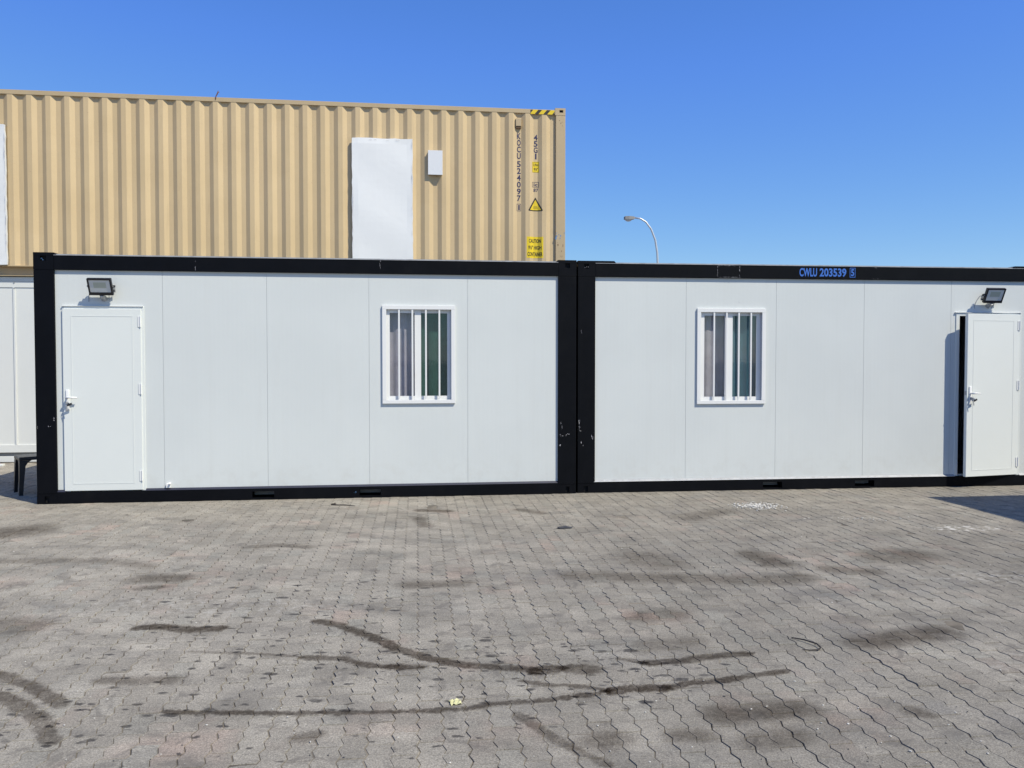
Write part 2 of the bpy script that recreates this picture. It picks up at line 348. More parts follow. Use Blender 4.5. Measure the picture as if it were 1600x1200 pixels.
def flakes(parent, spots, mat, y=-.0012, name='paint_scratch', seed=1):
    rnd = random.Random(seed); bm = B()
    for u, z, w, h, k in spots:
        for i in range(k):
            cx, cz = u+rnd.uniform(-.5, .5)*w, z+rnd.uniform(-.5, .5)*h
            rx, rz = rnd.uniform(.002, .3)*w/math.sqrt(k)+.0015, rnd.uniform(.05, .45)*h/math.sqrt(k)+.0015
            n = 7; poly(bm, [(cx+rx*math.cos(j*2*math.pi/n)*rnd.uniform(.4, 1), cz+rz*math.sin(j*2*math.pi/n)*rnd.uniform(.4, 1)) for j in range(n)], y-.0002*i)
    return obj(name, bm, mat, parent)
def text_bm(s, u0, u1, z0, z1, y, bold=.0, sx=None):
    cu = bpy.data.curves.new('lettering', 'FONT'); cu.body = s; cu.size = 1; cu.offset = bold; cu.resolution_u = 3
    o = bpy.data.objects.new('lettering', cu); COL.objects.link(o)
    dg = bpy.context.evaluated_depsgraph_get(); me = bpy.data.meshes.new_from_object(o.evaluated_get(dg))
    bpy.data.objects.remove(o); bpy.data.curves.remove(cu)
    xs = [v.co.x for v in me.vertices]; ys = [v.co.y for v in me.vertices]
    ax, bx, ay, by = min(xs), max(xs), min(ys), max(ys)
    for v in me.vertices:
        v.co = (u0+(v.co.x-ax)/(bx-ax)*(u1-u0), y, z0+(v.co.y-ay)/(by-ay)*(z1-z0))
    bm = B(); bm.from_mesh(me); bpy.data.meshes.remove(me)
    bmesh.ops.triangulate(bm, faces=bm.faces); return bm
def ring(bm, u0, u1, z0, z1, w, y):
    for a in ((u0, u1, z1-w, z1), (u0, u1, z0, z0+w), (u0, u0+w, z0+w, z1-w), (u1-w, u1, z0+w, z1-w)):
        poly(bm, [(a[0], a[2]), (a[1], a[2]), (a[1], a[3]), (a[0], a[3])], y)

# ------------------------------------------------------------------ ground and paving
PA = 0.115; E1 = Vector((math.cos(PA), math.sin(PA))); E2 = Vector((-math.sin(PA), math.cos(PA)))
bm = B(); vs = [bm.verts.new(v) for v in ((-700, -700, -.022), (700, -700, -.022), (700, 700, -.022), (-700, 700, -.022))]; bm.faces.new(vs)
ground = obj('ground', bm, 'ground'); ground['kind'] = 'structure'
P0, P1, Q0, Q1 = -11., 11.2, -1.5, 13.6
def pq(p_, q_): v = E1*p_+E2*q_; return v.x, v.y
from mathutils import noise as mnoise
bm = B(); NI, NJ = 300, 200; rows = []
for j in range(NJ+1):
    row = []
    for i in range(NI+1):
        p_, q_ = P0+(P1-P0)*i/NI, Q0+(Q1-Q0)*j/NJ
        n_ = mnoise.noise(Vector((p_*1.1, q_*1.1, 0)))*.9+mnoise.noise(Vector((p_*4.3, q_*4.3, 3)))*.8+mnoise.noise(Vector((p_*8.5, q_*8.5, 8)))*.9
        row.append(bm.verts.new((*pq(p_, q_), -.0036+max(-.0038, min(.0008, n_*.0048-.0004)))))
    rows.append(row)
for j in range(NJ):
    for i in range(NI): bm.faces.new((rows[j][i], rows[j][i+1], rows[j+1][i+1], rows[j+1][i]))
paving = obj('paved_yard', bm, 'sand'); paving['kind'] = 'structure'
W, L, AMP = .1055, .2125, .0082
def outline(ins):
    g = ins; qs = [-L/2+g] + [-L/2+L/8+k*L/4 for k in range(4)] + [L/2-g]
    off = [0, AMP, -AMP, AMP, -AMP, 0]
    r = [(W/2-g+o, q_) for o, q_ in zip(off, qs)]; l = [(-W/2+g+o, q_) for o, q_ in zip(off, qs)][::-1]
    return r+l
OUT, INN = outline(.0007), outline(.0030)
TOPQ = [(i, 11-i, 10-i, i+1) for i in range(5)]
def paver_geo(V, F, ox, oy, ang, dz, tx, ty):
    base = len(V); ca, sa = math.cos(PA+ang), math.sin(PA+ang)
    for k, (pts, z) in enumerate(((INN, 0.), (OUT, -.0080))):
        for px, py in pts: V.append((ox+ca*px-sa*py, oy+sa*px+ca*py, z+dz+(tx*px+ty*py if k == 0 else 0)))
    for q_ in TOPQ: F.append(tuple(base+i for i in (q_[0], q_[3], q_[2], q_[1])))
    for i in range(12): j = (i+1) % 12; F.append((base+12+i, base+12+j, base+j, base+i))
def add_attr(me, name, vals):
    a = me.attributes.new(name, 'FLOAT', 'FACE'); a.data.foreach_set('value', vals)
rp = random.Random(3); cells = []
ci0, ci1 = int(P0/W), int(P1/W); rj0, rj1 = int(Q0/L), int(Q1/L)
for i in range(ci0, ci1):
    for j in range(rj0, rj1):
        pc, qc = (i+.5)*W, (j+.5+(.5 if i % 2 else 0))*L
        if not (P0+.06 < pc < P1-.06 and Q0+.11 < qc < Q1-.11): continue
        cells.append((*pq(pc+rp.gauss(0, .0011), qc+rp.gauss(0, .0017)), rp.random(), rp.random()))
cp, sp = math.cos(.0288), math.sin(.0288)
def shown(c_):
    x_, y_ = c_[0], c_[1]; d = y_*cp+CAM_H*sp; u = y_*sp-CAM_H*cp
    if d < .3: return -1
    return 1/d**3 if abs(x_/d*1284.4) < 800 and u/d*1284.4 > -600 else -1
order = sorted(range(len(cells)), key=lambda k: -shown(cells[k])); best = set(order[:300])
variants = []
for k in range(30):
    V, F = [], []; paver_geo(V, F, 0, 0, rp.gauss(0, .008), 0, rp.uniform(-.02, .02), rp.uniform(-.012, .012))
    me = bpy.data.meshes.new('paver'); me.from_pydata(V, [], F); me.materials.append(M['paver'])
    add_attr(me, 'tone', [rp.random()]*len(F)); add_attr(me, 'hue', [rp.random()]*len(F)); variants.append(me)
V, F, T, H_ = [], [], [], []
for k, (x_, y_, a, c_) in enumerate(cells):
    dz = rp.gauss(0, .0011)
    if k in best:
        o = bpy.data.objects.new('paver', variants[int(a*29.99)]); o.location = (x_, y_, dz); link(o, paving)
    else:
        paver_geo(V, F, x_, y_, rp.gauss(0, .008), dz, rp.uniform(-.02, .02), rp.uniform(-.012, .012)); T += [a]*17; H_ += [c_]*17
me = bpy.data.meshes.new('paver_field'); me.from_pydata(V, [], F); me.materials.append(M['paver']); add_attr(me, 'tone', T); add_attr(me, 'hue', H_)
o = link(bpy.data.objects.new('paver_field', me), paving); o['kind'] = 'stuff'

# tyre marks, oil streaks and soft dark patches: thin films of dirt lying on the pavers
def seg_dist(pt, pts):
    d = 9.
    for a, c_ in zip(pts[:-1], pts[1:]):
        a, c_ = Vector(a), Vector(c_); ba = c_-a; h = max(0, min(1, (pt-a).dot(ba)/max(ba.length_squared, 1e-9))); d = min(d, (pt-a-ba*h).length)
    return d
for si, (pts, r, st_, soft) in enumerate(STREAKS):
    r0, r1 = r*(1-soft*.75), r*(1+soft*.5); wd = r1+.05; P = [Vector(q) for q in pts]
    path = [P[0]-(P[1]-P[0]).normalized()*wd]; path += P; path.append(P[-1]+(P[-1]-P[-2]).normalized()*wd)
    fine = []
    for a, c_ in zip(path[:-1], path[1:]):
        n = max(1, int((c_-a).length/.05)); fine += [a.lerp(c_, k/n) for k in range(n)]
    fine.append(path[-1]); V, F, D = [], [], []; NC = 9
    for k, q in enumerate(fine):
        d = (fine[min(k+2, len(fine)-1)]-fine[max(k-2, 0)]).normalized(); nrm = Vector((-d.y, d.x))
        for j in range(NC):
            v = q+nrm*wd*(2*j/(NC-1)-1); V.append((v.x, v.y, .0042+si*.00006)); D.append(seg_dist(v, pts))
    for k in range(len(fine)-1):
        for j in range(NC-1): i = k*NC+j; F.append((i, i+1, i+NC+1, i+NC))
    me = bpy.data.meshes.new('stain'); me.from_pydata(V, [], F); me.materials.append(M['stain'])
    for nm, vals in (('dist', D), ('r0', [r0]*len(V)), ('r1', [r1]*len(V)), ('str', [min(1, st_*(1.3 if soft >= .9 else 1.15))]*len(V))):
        at = me.attributes.new(nm, 'FLOAT', 'POINT'); at.data.foreach_set('value', vals)
    link(bpy.data.objects.new('stain', me), paving)

# ------------------------------------------------------------------ flat roofed office cabins
H = 2.776; LEN = 6.055; DEP = 2.435; PY = .028
def casting(root, x0, y0, z0, front_hole=None, w=.18, hgt=.11, wy=.18):
    bm = B(); x1, y1, z1 = x0+w, y0+wy, z0+hgt
    if front_hole:
        a, b_, c_, d = front_hole
        holed(bm, x0, x1, z0, z1, y0, y0+.03, [front_hole]); box(bm, x0, x1, y0+.03, y1, z0, z1)
        o = obj('corner_casting', bm, 'black_frame', root)
        bm = B(); poly(bm, [(a, c_), (b_, c_), (b_, d), (a, d)], y0+.0275); obj('hole_shade_plate', bm, 'hollow_shade', o)  # black plate painted as the shade inside the hole
    else:
        box(bm, x0, x1, y0, y1, z0, z1, .004); o = obj('corner_casting', bm, 'black_frame', root)
    return o
def window(root, u0, u1, z0, z1, ug, bars, glass_mat, cur_mat, sash):
    """steel guard frame with four bars, two sashes, panes and a curtain; ug = (stile edges)"""
    w = B(); f = .047
    box(w, u0, u1, PY-.024, PY-.001, z1-f, z1, .003); box(w, u0, u1, PY-.024, PY-.001, z0, z0+f*.9, .003)
    box(w, u0, u0+f, PY-.0238, PY-.001, z0+f*.9, z1-f, .003); box(w, u1-f, u1, PY-.0238, PY-.001, z0+f*.9, z1-f, .003)
    win = obj('window', w, 'trim_white', root)
    for ub in bars:
        b_ = B(); box(b_, ub-.010, ub+.010, PY-.020, PY-.004, z0+f*.9-.01, z1-f+.01, .003); obj('bar', b_, 'trim_white', win)
    a, b1, b2, c_ = ug; zb, zt = z0+.087, z1-.087; iu0, iu1 = u0+f-.02, u1-f+.02
    for x0, x1, s0, s1, yy in ((iu0, b2, a, b1, PY+.012), (b1+.012, iu1, b2, c_, PY+.026)):
        s = B(); box(s, x0, s0, yy, yy+.022, z0+.03, z1-.03, .002); box(s, s1, x1, yy, yy+.022, z0+.03, z1-.03, .002)
        box(s, s0, s1, yy+.001, yy+.022, z0+.03, zb); box(s, s0, s1, yy+.001, yy+.022, zt, z1-.03)
        so = obj('sash', s, 'trim_white', win)
        g = B(); box(g, s0-.003, s1+.003, yy+.011, yy+.014, zb-.003, zt+.003); obj('pane', g, 'glass_clear' if yy < PY+.02 else glass_mat, win)
    rv = B()                                                      # reveal lining through the wall
    for q in ((u0+.012, u0+.024, z0+.02, z1-.02), (u1-.024, u1-.012, z0+.02, z1-.02)): box(rv, q[0], q[1], PY+.052, PY+.075, q[2], q[3])
    box(rv, u0+.024, u1-.024, PY+.052, PY+.075, z1-.032, z1-.02); box(rv, u0+.024, u1-.024, PY+.052, PY+.075, z0+.02, z0+.032)
    obj('reveal', rv, 'trim_white', win)
    c = B(); n = 90; up, dn = [], []
    for i in range(n+1):
        u = u0-.06+(u1-u0+.12)*i/n; k = (u-u0)
        y = PY+.106+.013*math.sin(k*24+.8*math.sin(k*9+u0))+.004*math.sin(k*61+1)
        up.append(c.verts.new((u, y, z1+.08))); dn.append(c.verts.new((u+.012*math.sin(k*23), y+.004*math.sin(k*40), z0-.1)))
    for i in range(n): c.faces.new((dn[i], dn[i+1], up[i+1], up[i]))
    obj('curtain', c, cur_mat, win, True)
    return win
def door(root, uh, w, z0, z1, ang, yf):
    d = B(); th = .042
    box(d, -w, 0, 0, th, z0, z1, .004)
    o = obj('door', d, 'door_white', root); o.location = (uh, yf, 0); o.rotation_euler = (0, 0, ang)
    a0, a1, c0, c1 = -w+.088, -.085, z0+.075, z1-.075
    f = B(); wd = .011
    for q in ((a0, a1, c1-wd, c1), (a0, a1, c0, c0+wd), (a0, a0+wd, c0+wd, c1-wd), (a1-wd, a1, c0+wd, c1-wd)):
        box(f, q[0], q[1], -.0018, -.0003, q[2], q[3])
    obj('panel_bead', f, 'door_white', o)
    for hz in (z1-.20, (z0+z1)/2+.06, z0+.10):
        h = B(); tube(h, [(-.004, -.008, hz), (-.004, -.008, hz+.118)], .0065, 10); box(h, -.03, -.008, -.006, -.0004, hz, hz+.118)
        obj('hinge', h, 'trim_white', o)
    k = B(); ux = -w+.047; zc = z0+1.04
    box(k, ux-.019, ux+.019, -.012, -.0005, z0+.895, z0+1.125, .005)
    tube(k, [(ux, -.012, zc), (ux, -.055, zc)], .010, 10)
    tube(k, [(ux-.008, -.052, zc), (ux+.05, -.055, zc+.001), (ux+.115, -.050, zc-.002)], [.0105, .0095, .008], 10)
    obj('handle', k, 'trim_white', o, True)
    e = B(); tube(e, [(ux, -.012, z0+.975), (ux, -.02, z0+.975)], .012, 12); obj('lock_cylinder', e, 'steel', o)
    b_ = B(); box(b_, -w-.006, -w-.0005, .012, .03, zc-.02, zc+.03); obj('latch', b_, 'steel', o)
    return o
def key_bunch(dobj, w, z0, label):
    mtx = dobj.parent.matrix_world @ Matrix.Translation(dobj.location) @ dobj.rotation_euler.to_matrix().to_4x4()
    e = empty('key_bunch'); e.matrix_world = mtx @ Matrix.Translation((-w+.047, -.022, z0+.975))
    tag(e, label, 'keys', 'keys hanging in the cabin door locks')
    k = B(); box(k, -.009, .009, -.032, 0, -.002, .001); box(k, -.002, .002, -.034, -.002, -.014, .014, .001); obj('key', k, 'steel', e)
    k = B(); tube(k, [(.028*math.cos(a)*.5+.004, -.03, -.02+.014*math.sin(a)) for a in [i*math.pi/6 for i in range(12)]], .0012, 6); obj('key_ring', k, 'steel', e)
    k = B(); m_ = Matrix.Translation((.012, -.03, -.026)) @ Matrix.Rotation(R(68), 4, 'Y'); box(k, -.010, .012, -.004, .004, -.004, .05, .003, m_); obj('key_fob', k, 'black_plastic', e)
    k = B(); m_ = Matrix.Translation((.0, -.03, -.03)) @ Matrix.Rotation(R(-12), 4, 'Y'); box(k, -.007, .007, -.001, .001, -.055, 0, .0004, m_); obj('key', k, 'steel', e)
def cabin(loc, rz, joints, pockets, windows, doorspec, label, group, name='office_cabin', flash='flash_dark', plates=((0, .215), (5.834, LEN)), detail=True):
    root = empty(name, loc, rz); tag(root, label, 'cabin', group); bpy.context.view_layer.update()
    T1, ZB = 2.587, .131
    pw0, pw1 = .211, LEN-5.838
    zc = H-.19
    # corner castings, posts
    for x0, w, hu, hl in ((0, pw0, (.072, .132, 2.682, 2.738), (.080, .126, .014, .086)), (LEN-pw1, pw1, (LEN-.135, LEN-.078, 2.682, 2.738), (LEN-.122, LEN-.08, .014, .086))):
        casting(root, x0, -.0015, T1, hu, w, H-T1); casting(root, x0, -.0015, 0, hl, w, .112)
        casting(root, x0, DEP-.18, T1, None, w, H-T1); casting(root, x0, DEP-.18, 0, None, w, .112)
    for x0, x1, y0, y1 in ((0, pw0, 0, .16), (LEN-pw1, LEN, 0, .16), (0, pw0, DEP-.16, DEP), (LEN-pw1, LEN, DEP-.16, DEP)):
        b_ = B(); box(b_, x0, x1, y0+.0005, y1, .1135, T1-.002, .004); obj('corner_post', b_, 'black_frame', root)
    # long rails
    b_ = B(); box(b_, pw0+.0005, LEN-pw1-.0005, 0, .14, T1, H-.031, .005); obj('top_rail', b_, 'black_frame', root)
    b_ = B(); box(b_, pw0+.0005, LEN-pw1-.0005, DEP-.14, DEP, T1, H-.031, .006); obj('top_rail', b_, 'black_frame', root)
    for x0, x1 in ((0, .18), (LEN-.18, LEN)):
        b_ = B(); box(b_, x0, x1, .179, DEP-.1805, T1, H-.031, .006); obj('top_rail', b_, 'black_frame', root)
        b_ = B(); box(b_, x0, x1, .179, DEP-.1805, .002, ZB, .006); obj('bottom_rail', b_, 'black_frame', root)
    b_ = B(); xs = [pw0+.0005]
    for a, c_ in pockets: xs += [a, c_]
    xs.append(LEN-pw1-.0005)
    for i in range(0, len(xs), 2): box(b_, xs[i], xs[i+1], 0, .13, .003, ZB)
    for a, c_ in pockets: box(b_, a, c_, .0002, .13, .003, .022); box(b_, a, c_, .0002, .13, .098, ZB)
    br = obj('bottom_rail', b_, 'black_frame', root)
    for a, c_ in pockets:
        k = B(); box(k, a-.004, a, .01, .60, .02, .10); box(k, c_, c_+.004, .01, .60, .02, .10); box(k, a, c_, .60, .604, .02, .10)
        box(k, a, c_, .131, .60, .015, .0195); box(k, a, c_, .131, .60, .1005, .105); obj('fork_pocket', k, 'hollow_shade', root)  # lining coloured near-black as painted shade of the pocket
    b_ = B(); box(b_, .1805, LEN-.1805, DEP-.13, DEP, .003, ZB, .006); obj('bottom_rail', b_, 'black_frame', root)
    b_ = B(); box(b_, .15, LEN-.15, .14, DEP-.14, .04, ZB-.01); obj('floor', b_, 'plain_and_shade_grey', root)
    b_ = B(); box(b_, .02, LEN-.02, .02, DEP-.02, H-.0305, H-.014); box(b_, pw0+.002, LEN-pw1-.002, -.004, .02, H-.0305, H-.0255); obj('roof', b_, 'flash_light', root)
    b_ = B(); box(b_, .15, LEN-.15, .14, DEP-.14, T1-.02, T1+.02); obj('ceiling', b_, 'room_wall', root)
    for a, c_ in plates:
        b_ = B(); prism(b_, [(a, H-.034), (a+(.0 if a < 3 else -.03), H-.030) if a > 3 else (a, H-.031), (a, H), (c_, H), (c_+(.03 if c_ < 3 else 0), H-.034)], -.0028, .16)
        obj('top_plate', b_, 'black_frame', root)
    # front skin
    holes = []
    for w in windows: holes.append((w[0]+.012, w[1]-.012, w[2]+.02, w[3]-.02))
    if doorspec: dfr, dl = doorspec; holes.append((dfr[0]+.008, dfr[1]-.008, 0, dfr[3]-.008))
    js = [pw0-.02]+joints+[LEN-pw1+.02]
    for i in range(len(js)-1):
        b_ = B(); gap = .0016
        holed(b_, js[i]+(gap if i else 0), js[i+1]-(gap if i < len(js)-2 else 0), ZB-.01, T1+.01, PY, PY+.05, holes)
        if i < len(js)-2 and not any(h[0] < js[i+1] < h[1] for h in holes): box(b_, js[i+1]-gap, js[i+1]+gap, PY+.005, PY+.045, ZB-.005, T1+.005)
        obj('wall_panel', b_, 'panel', root)
    segs = [(pw0-.01, LEN-pw1+.01)]
    if doorspec: segs = [(pw0-.01, dfr[0]), (dfr[1], LEN-pw1+.01)] if dfr[0]-pw0 > .05 else [(pw0-.01, LEN-pw1+.01)]
    for a, c_ in segs:
        if c_-a < .03: continue
        b_ = B(); v = [(a, .004, ZB+.0005), (c_, .004, ZB+.0005), (c_, PY-.0005, ZB+.022), (a, PY-.0005, ZB+.022), (a, .004, ZB-.004), (c_, .004, ZB-.004)]
        prism_ = [b_.verts.new(q) for q in v]; b_.faces.new(prism_[:4]); b_.faces.new([prism_[0], prism_[1], prism_[5], prism_[4]])
        obj('base_flashing', b_, flash, root)
        if flash == 'flash_light':
            b_ = B(); box(b_, a, c_, -.0005, .0035, ZB+.0006, ZB+.0045); obj('worn_edge', b_, 'trim_white', root)
    # sides and back
    for x0, x1 in ((PY, PY+.05), (LEN-PY-.05, LEN-PY)):
        b_ = B(); box(b_, x0, x1, .16, DEP-.16, ZB-.01, T1+.01); obj('side_wall', b_, 'panel', root)
    for i in range(5):
        a = pw0-.02+i*(LEN-pw0-pw1+.04)/5; b_ = B(); box(b_, a+.0015, a+(LEN-pw0-pw1+.04)/5-.0015, DEP-PY-.05, DEP-PY, ZB-.01, T1+.01); obj('back_panel', b_, 'panel', root)
    for w in windows: window(root, *w)
    dobj = None
    if doorspec:
        u0, u1, z0, z1 = dfr; fw = .046; b_ = B(); y0, y1 = PY-.010, PY+.058
        box(b_, u0, u0+fw, y0, y1, z0, z1-fw, .002); box(b_, u1-fw, u1, y0, y1, z0, z1-fw, .002); box(b_, u0, u1, y0, y1, z1-fw, z1-.006, .002); box(b_, u0+fw, u1-fw, y0+.02, y1, z0, z0+.018)
        fo = obj('door_frame', b_, 'door_white', root)
        b_ = B(); box(b_, u0-.018, u1-.006, PY-.022, PY-.0005, z1-.006, z1, .0015); obj('drip_strip', b_, 'trim_white', fo)
        dobj = door(root, *dl)
    return root, dobj
C1, A1 = Vector((-5.2461, 9.0397, 0)), .1222
C2, A2 = Vector((.7853, 9.8095, 0)), .1063
G = 'black framed office cabins'
W1 = (3.776, 4.619, 1.089, 2.228, (3.861, 4.148, 4.222, 4.527), (3.968, 4.122, 4.278, 4.434), 'glass_green', 'curtain_a', None)
W2 = (1.469, 2.332, 1.060, 2.222, (1.569, 1.827, 1.925, 2.232), (1.682, 1.839, 1.993, 2.147), 'glass_blue', 'curtain_b', None)
cab1, d1 = cabin(C1, A1, [1.345, 2.479, 3.625, 4.766], [(2.305, 2.549), (3.507, 3.752)], [W1], ((.300, 1.146, .133, 2.195), (1.117, .828, .141, 2.163, 0., PY-.024)),
    'white panelled cabin in a black frame with its door closed, before the beige container', G)
cab2, d2 = cabin(C2, A2, [1.334, 2.472, 3.607, 4.756], [(2.308, 2.555), (3.499, 3.752)], [W2], ((4.822, 5.703, .133, 2.195), (5.672, .822, .142, 2.170, R(10.8), PY-.021)),
    'white cabin in a black frame with its door ajar and blue letters on the rail', G, flash='flash_light', plates=((0, .44), (5.589, LEN)))
cab3, _ = cabin((6.87, 5.79, 0), .125, [1.34, 2.48, 3.62, 4.76], [(2.305, 2.549), (3.507, 3.752)], [], None,
    'third black framed cabin, without door, that casts the dark shadow on the paving', G)
for wch, lbl in ((cab1, None),): pass
def loc_world(root, v): return root.matrix_world @ Vector(v)
bpy.context.view_layer.update()
key_bunch(d1, .826, .148, 'small bunch of keys hanging in the lock of the closed white door')
key_bunch(d2, .822, .142, 'small bunch of keys hanging in the lock of the half open white door')

# marks and writing on cabin 2's top rail
for s, a, b_ in (('CWLU', 2.750, 2.975), ('203539', 3.008, 3.353), ('5', 3.414, 3.455)):
    z0, z1 = (2.618, 2.722) if s != '5' else (2.628, 2.716)
    obj('lettering', text_bm(s, a, b_, z0, z1, -.0016, .03), 'blue_print', cab2)
bm = B(); ring(bm, 3.398, 3.470, 2.612, 2.730, .006, -.0016); obj('number_box', bm, 'blue_print', cab2)
bm = B(); box(bm, 1.713, 1.990, -.0022, -.0004, 2.595, 2.7405); obj('cover_plate', bm, 'black_frame', cab2)
flakes(cab2, [(1.85, 2.598, .22, .006, 22), (1.713, 2.67, .006, .13, 10), (1.990, 2.66, .007, .14, 12), (1.86, 2.7385, .27, .004, 14), (3.74, 2.598, .07, .004, 5), (3.725, 2.735, .04, .006, 4)], 'pale_scuff', -.0035, seed=2)
flakes(cab2, [(.018, .80, .015, .16, 9), (.045, .745, .05, .015, 4), (.178, .66, .02, .10, 7), (.06, .60, .05, .06, 2), (.10, 2.70, .05, .015, 4), (.04, 1.9, .02, .1, 2)], 'pale_scuff', -.0028, seed=5)
flakes(cab1, [(5.875, .80, .02, .10, 3), (5.90, .70, .09, .02, 6), (5.95, .71, .05, .015, 3), (5.87, .585, .05, .02, 3), (.19, .93, .01, .05, 4), (.14, .86, .05, .01, 4), (.015, .85, .02, .02, 3), (.235, 2.757, .02, .012, 3)], 'pale_scuff', -.0028, seed=8)
flakes(cab1, [(3.755, 2.67, .008, .13, 5), (1.71, 2.66, .004, .12, 4)], 'pale_scuff', -.0035, name='weld_mark', seed=11)
flakes(cab1, [(.095, 2.703, .04, .026, 6)], 'blue_scuff', -.004, name='blue_tag', seed=3)
flakes(cab1, [(3.455, .073, .03, .03, 4)], 'blue_scuff', -.004, name='blue_tag', seed=4)
flakes(cab2, [(2.0, 2.30, .02, .012, 2), (2.17, 2.255, .02, .006, 2)], 'pale_scuff', PY-.001, name='glue_mark', seed=14)
bm = B(); box(bm, 1.365, 1.410, PY-.028, PY-.0005, .155, .205, .005); tube(bm, [(1.405, PY-.02, .20), (1.415, PY-.05, .213)], .012, 8); obj('cable_outlet', bm, 'trim_white', cab1)

# ------------------------------------------------------------------ floodlights
def floodlight(root, u0, u1, knob_side, cable_u, label):
    e = empty('floodlight'); e.matrix_world = root.matrix_world @ Matrix.Translation(((u0+u1)/2, -.075, 2.405))
    tag(e, label, 'floodlight', 'floodlights above the cabin doors')
    hw, hh_ = (u1-u0)/2, .096; tilt = Matrix.Rotation(R(26), 4, 'X')
    b_ = B(); box(b_, -hw, hw, -.022, .008, -hh_, hh_, .006, tilt)
    for i in range(9): box(b_, -hw+.02+i*(2*hw-.04)/8-.0025, -hw+.02+i*(2*hw-.04)/8+.0025, .009, .024, -.07, .075, 0, tilt)
    h = obj('housing', b_, 'black_plastic', e)
    b_ = B()
    for q in ((-hw, hw, hh_-.017, hh_), (-hw, hw, -hh_, -hh_+.034), (-hw, -hw+.018, -hh_+.034, hh_-.017), (hw-.018, hw, -hh_+.034, hh_-.017)): box(b_, q[0], q[1], -.030, -.0225, q[2], q[3], .002, tilt)
    obj('bezel', b_, 'black_plastic', e)
    b_ = B(); box(b_, -hw+.017, hw-.017, -.0255, -.0228, -hh_+.033, hh_-.016); ln = obj('lens', b_, 'lens', e); ln.rotation_euler = (R(26), 0, 0)
    # bracket, wall plate, knobs
    b_ = B()
    for s in (-1, 1):
        box(b_, s*(hw+.007)-.002, s*(hw+.007)+.002, -.012, .055, -.016, .016, .0005, Matrix.Rotation(R(-30), 4, 'X'))
    box(b_, -hw-.009, hw+.009, .052, .056, -.062, -.030)
    obj('bracket', b_, 'steel', e)
    b_ = B(); tube(b_, [(0, .1025, -.128), (0, .03, -.095)], [.034, .024], 16); obj('wall_mount', b_, 'steel', e)
    b_ = B()
    for s in (-1, 1): tube(b_, [(s*(hw+.004), .0, .0), (s*(hw+.016+(.008 if s == knob_side else 0)), .0, .0)], .013 if s == knob_side else .008, 10)
    obj('knob', b_, 'black_plastic', e)
    b_ = B(); s = -1; x_ = cable_u
    tube(b_, [(x_*.8, .01, .0), (x_, .045, -.01), (x_*1.12, .085, -.07), (x_*1.2, .1015, -.13), (x_*1.2, .1015, -.165)], .0035, 7); obj('cable', b_, 'cable', e)
    b_ = B(); x2 = .05 if x_ < 0 else -.05; tube(b_, [(x2+.02, .02, -.06), (x2+.012, .07, -.10), (x2, .1, -.15)], .003, 7); obj('cable', b_, 'cable', e)
    return e
floodlight(cab1, .600, .852, 1, -.135, 'black floodlight with grey lens on the wall over the closed white door')
floodlight(cab2, 5.126, 5.372, -1, -.150, 'black floodlight with grey lens on the wall over the half open white door')

# ------------------------------------------------------------------ beige shipping container on the white one
CB, AB = Vector((.8928, 13.8428, 0)), .1227
ZB0 = 2.896; BL = 12.19; BD = 2.438
beige = empty('shipping_container', (CB.x, CB.y, ZB0), AB)
tag(beige, 'beige corrugated shipping container with white cover sheets, standing on a white cabin', 'container')
c0, PT = -.4975, .278
def prof(u):
    q = (u-c0+.035) % PT-.035
    if q < .035: return .040
    if q < .103: return .040-(q-.035)/.068*.036
    if q < .175: return .004
    return .004+(q-.175)/.068*.036
def brk(u0, u1):
    s = {u0, u1}; k = math.floor((u0-c0)/PT)-1
    while c0+k*PT < u1+PT:
        for d in (-.035, .035, .103, .175):
            v = c0+k*PT+d
            if u0 < v < u1: s.add(v)
        k += 1
    return sorted(s)
RZ0, RZ1 = .165, 2.896-.098
b_ = B(); us = [-BL+.17]+[u for u in brk(-BL+.17, -.1845)]+[-.16]
us = sorted(set(us)); lo_v = [b_.verts.new((u, prof(min(u, -.19)), RZ0+.0)) for u in us]; hi_v = [b_.verts.new((u, prof(min(u, -.19)), RZ1)) for u in us]
for i in range(len(us)-1): b_.faces.new((lo_v[i], lo_v[i+1], hi_v[i+1], hi_v[i]))
obj('corrugated_side', b_, 'beige', beige)
b_ = B(); lo_v = [b_.verts.new((u, BD-prof(u), RZ0)) for u in us]; hi_v = [b_.verts.new((u, BD-prof(u), RZ1)) for u in us]
for i in range(len(us)-1): b_.faces.new((lo_v[i+1], lo_v[i], hi_v[i], hi_v[i+1]))
obj('corrugated_side', b_, 'beige', beige)
for x0 in (-BL+.03, -.03):
    b_ = B(); vs_ = []; ys = [.17+i*(BD-.34)/32 for i in range(33)]
    for i, y in enumerate(ys): vs_.append((b_.verts.new((x0+(.0 if i % 4 < 2 else (-.04 if x0 > -1 else .04)), y, .15)), b_.verts.new((x0+(.0 if i % 4 < 2 else (-.04 if x0 > -1 else .04)), y, 2.80))))
    for i in range(32): b_.faces.new((vs_[i][0], vs_[i+1][0], vs_[i+1][1], vs_[i][1]))
    obj('end_wall', b_, 'beige', beige)
for y0, y1 in ((0, .06), (BD-.06, BD)):
    b_ = B(); box(b_, -BL+.178, -.1785, y0, y1, 2.896-.100, 2.896-.031, .004); obj('top_rail', b_, 'beige_rail', beige)
b_ = B(); box(b_, -BL+.16, -.1605, .105, .115, .014, .152); box(b_, -BL+.16, -.1605, .001, .12, .152, .166); box(b_, -BL+.16, -.1605, .003, .12, .004, .0135); obj('bottom_rail', b_, 'beige_rail', beige)
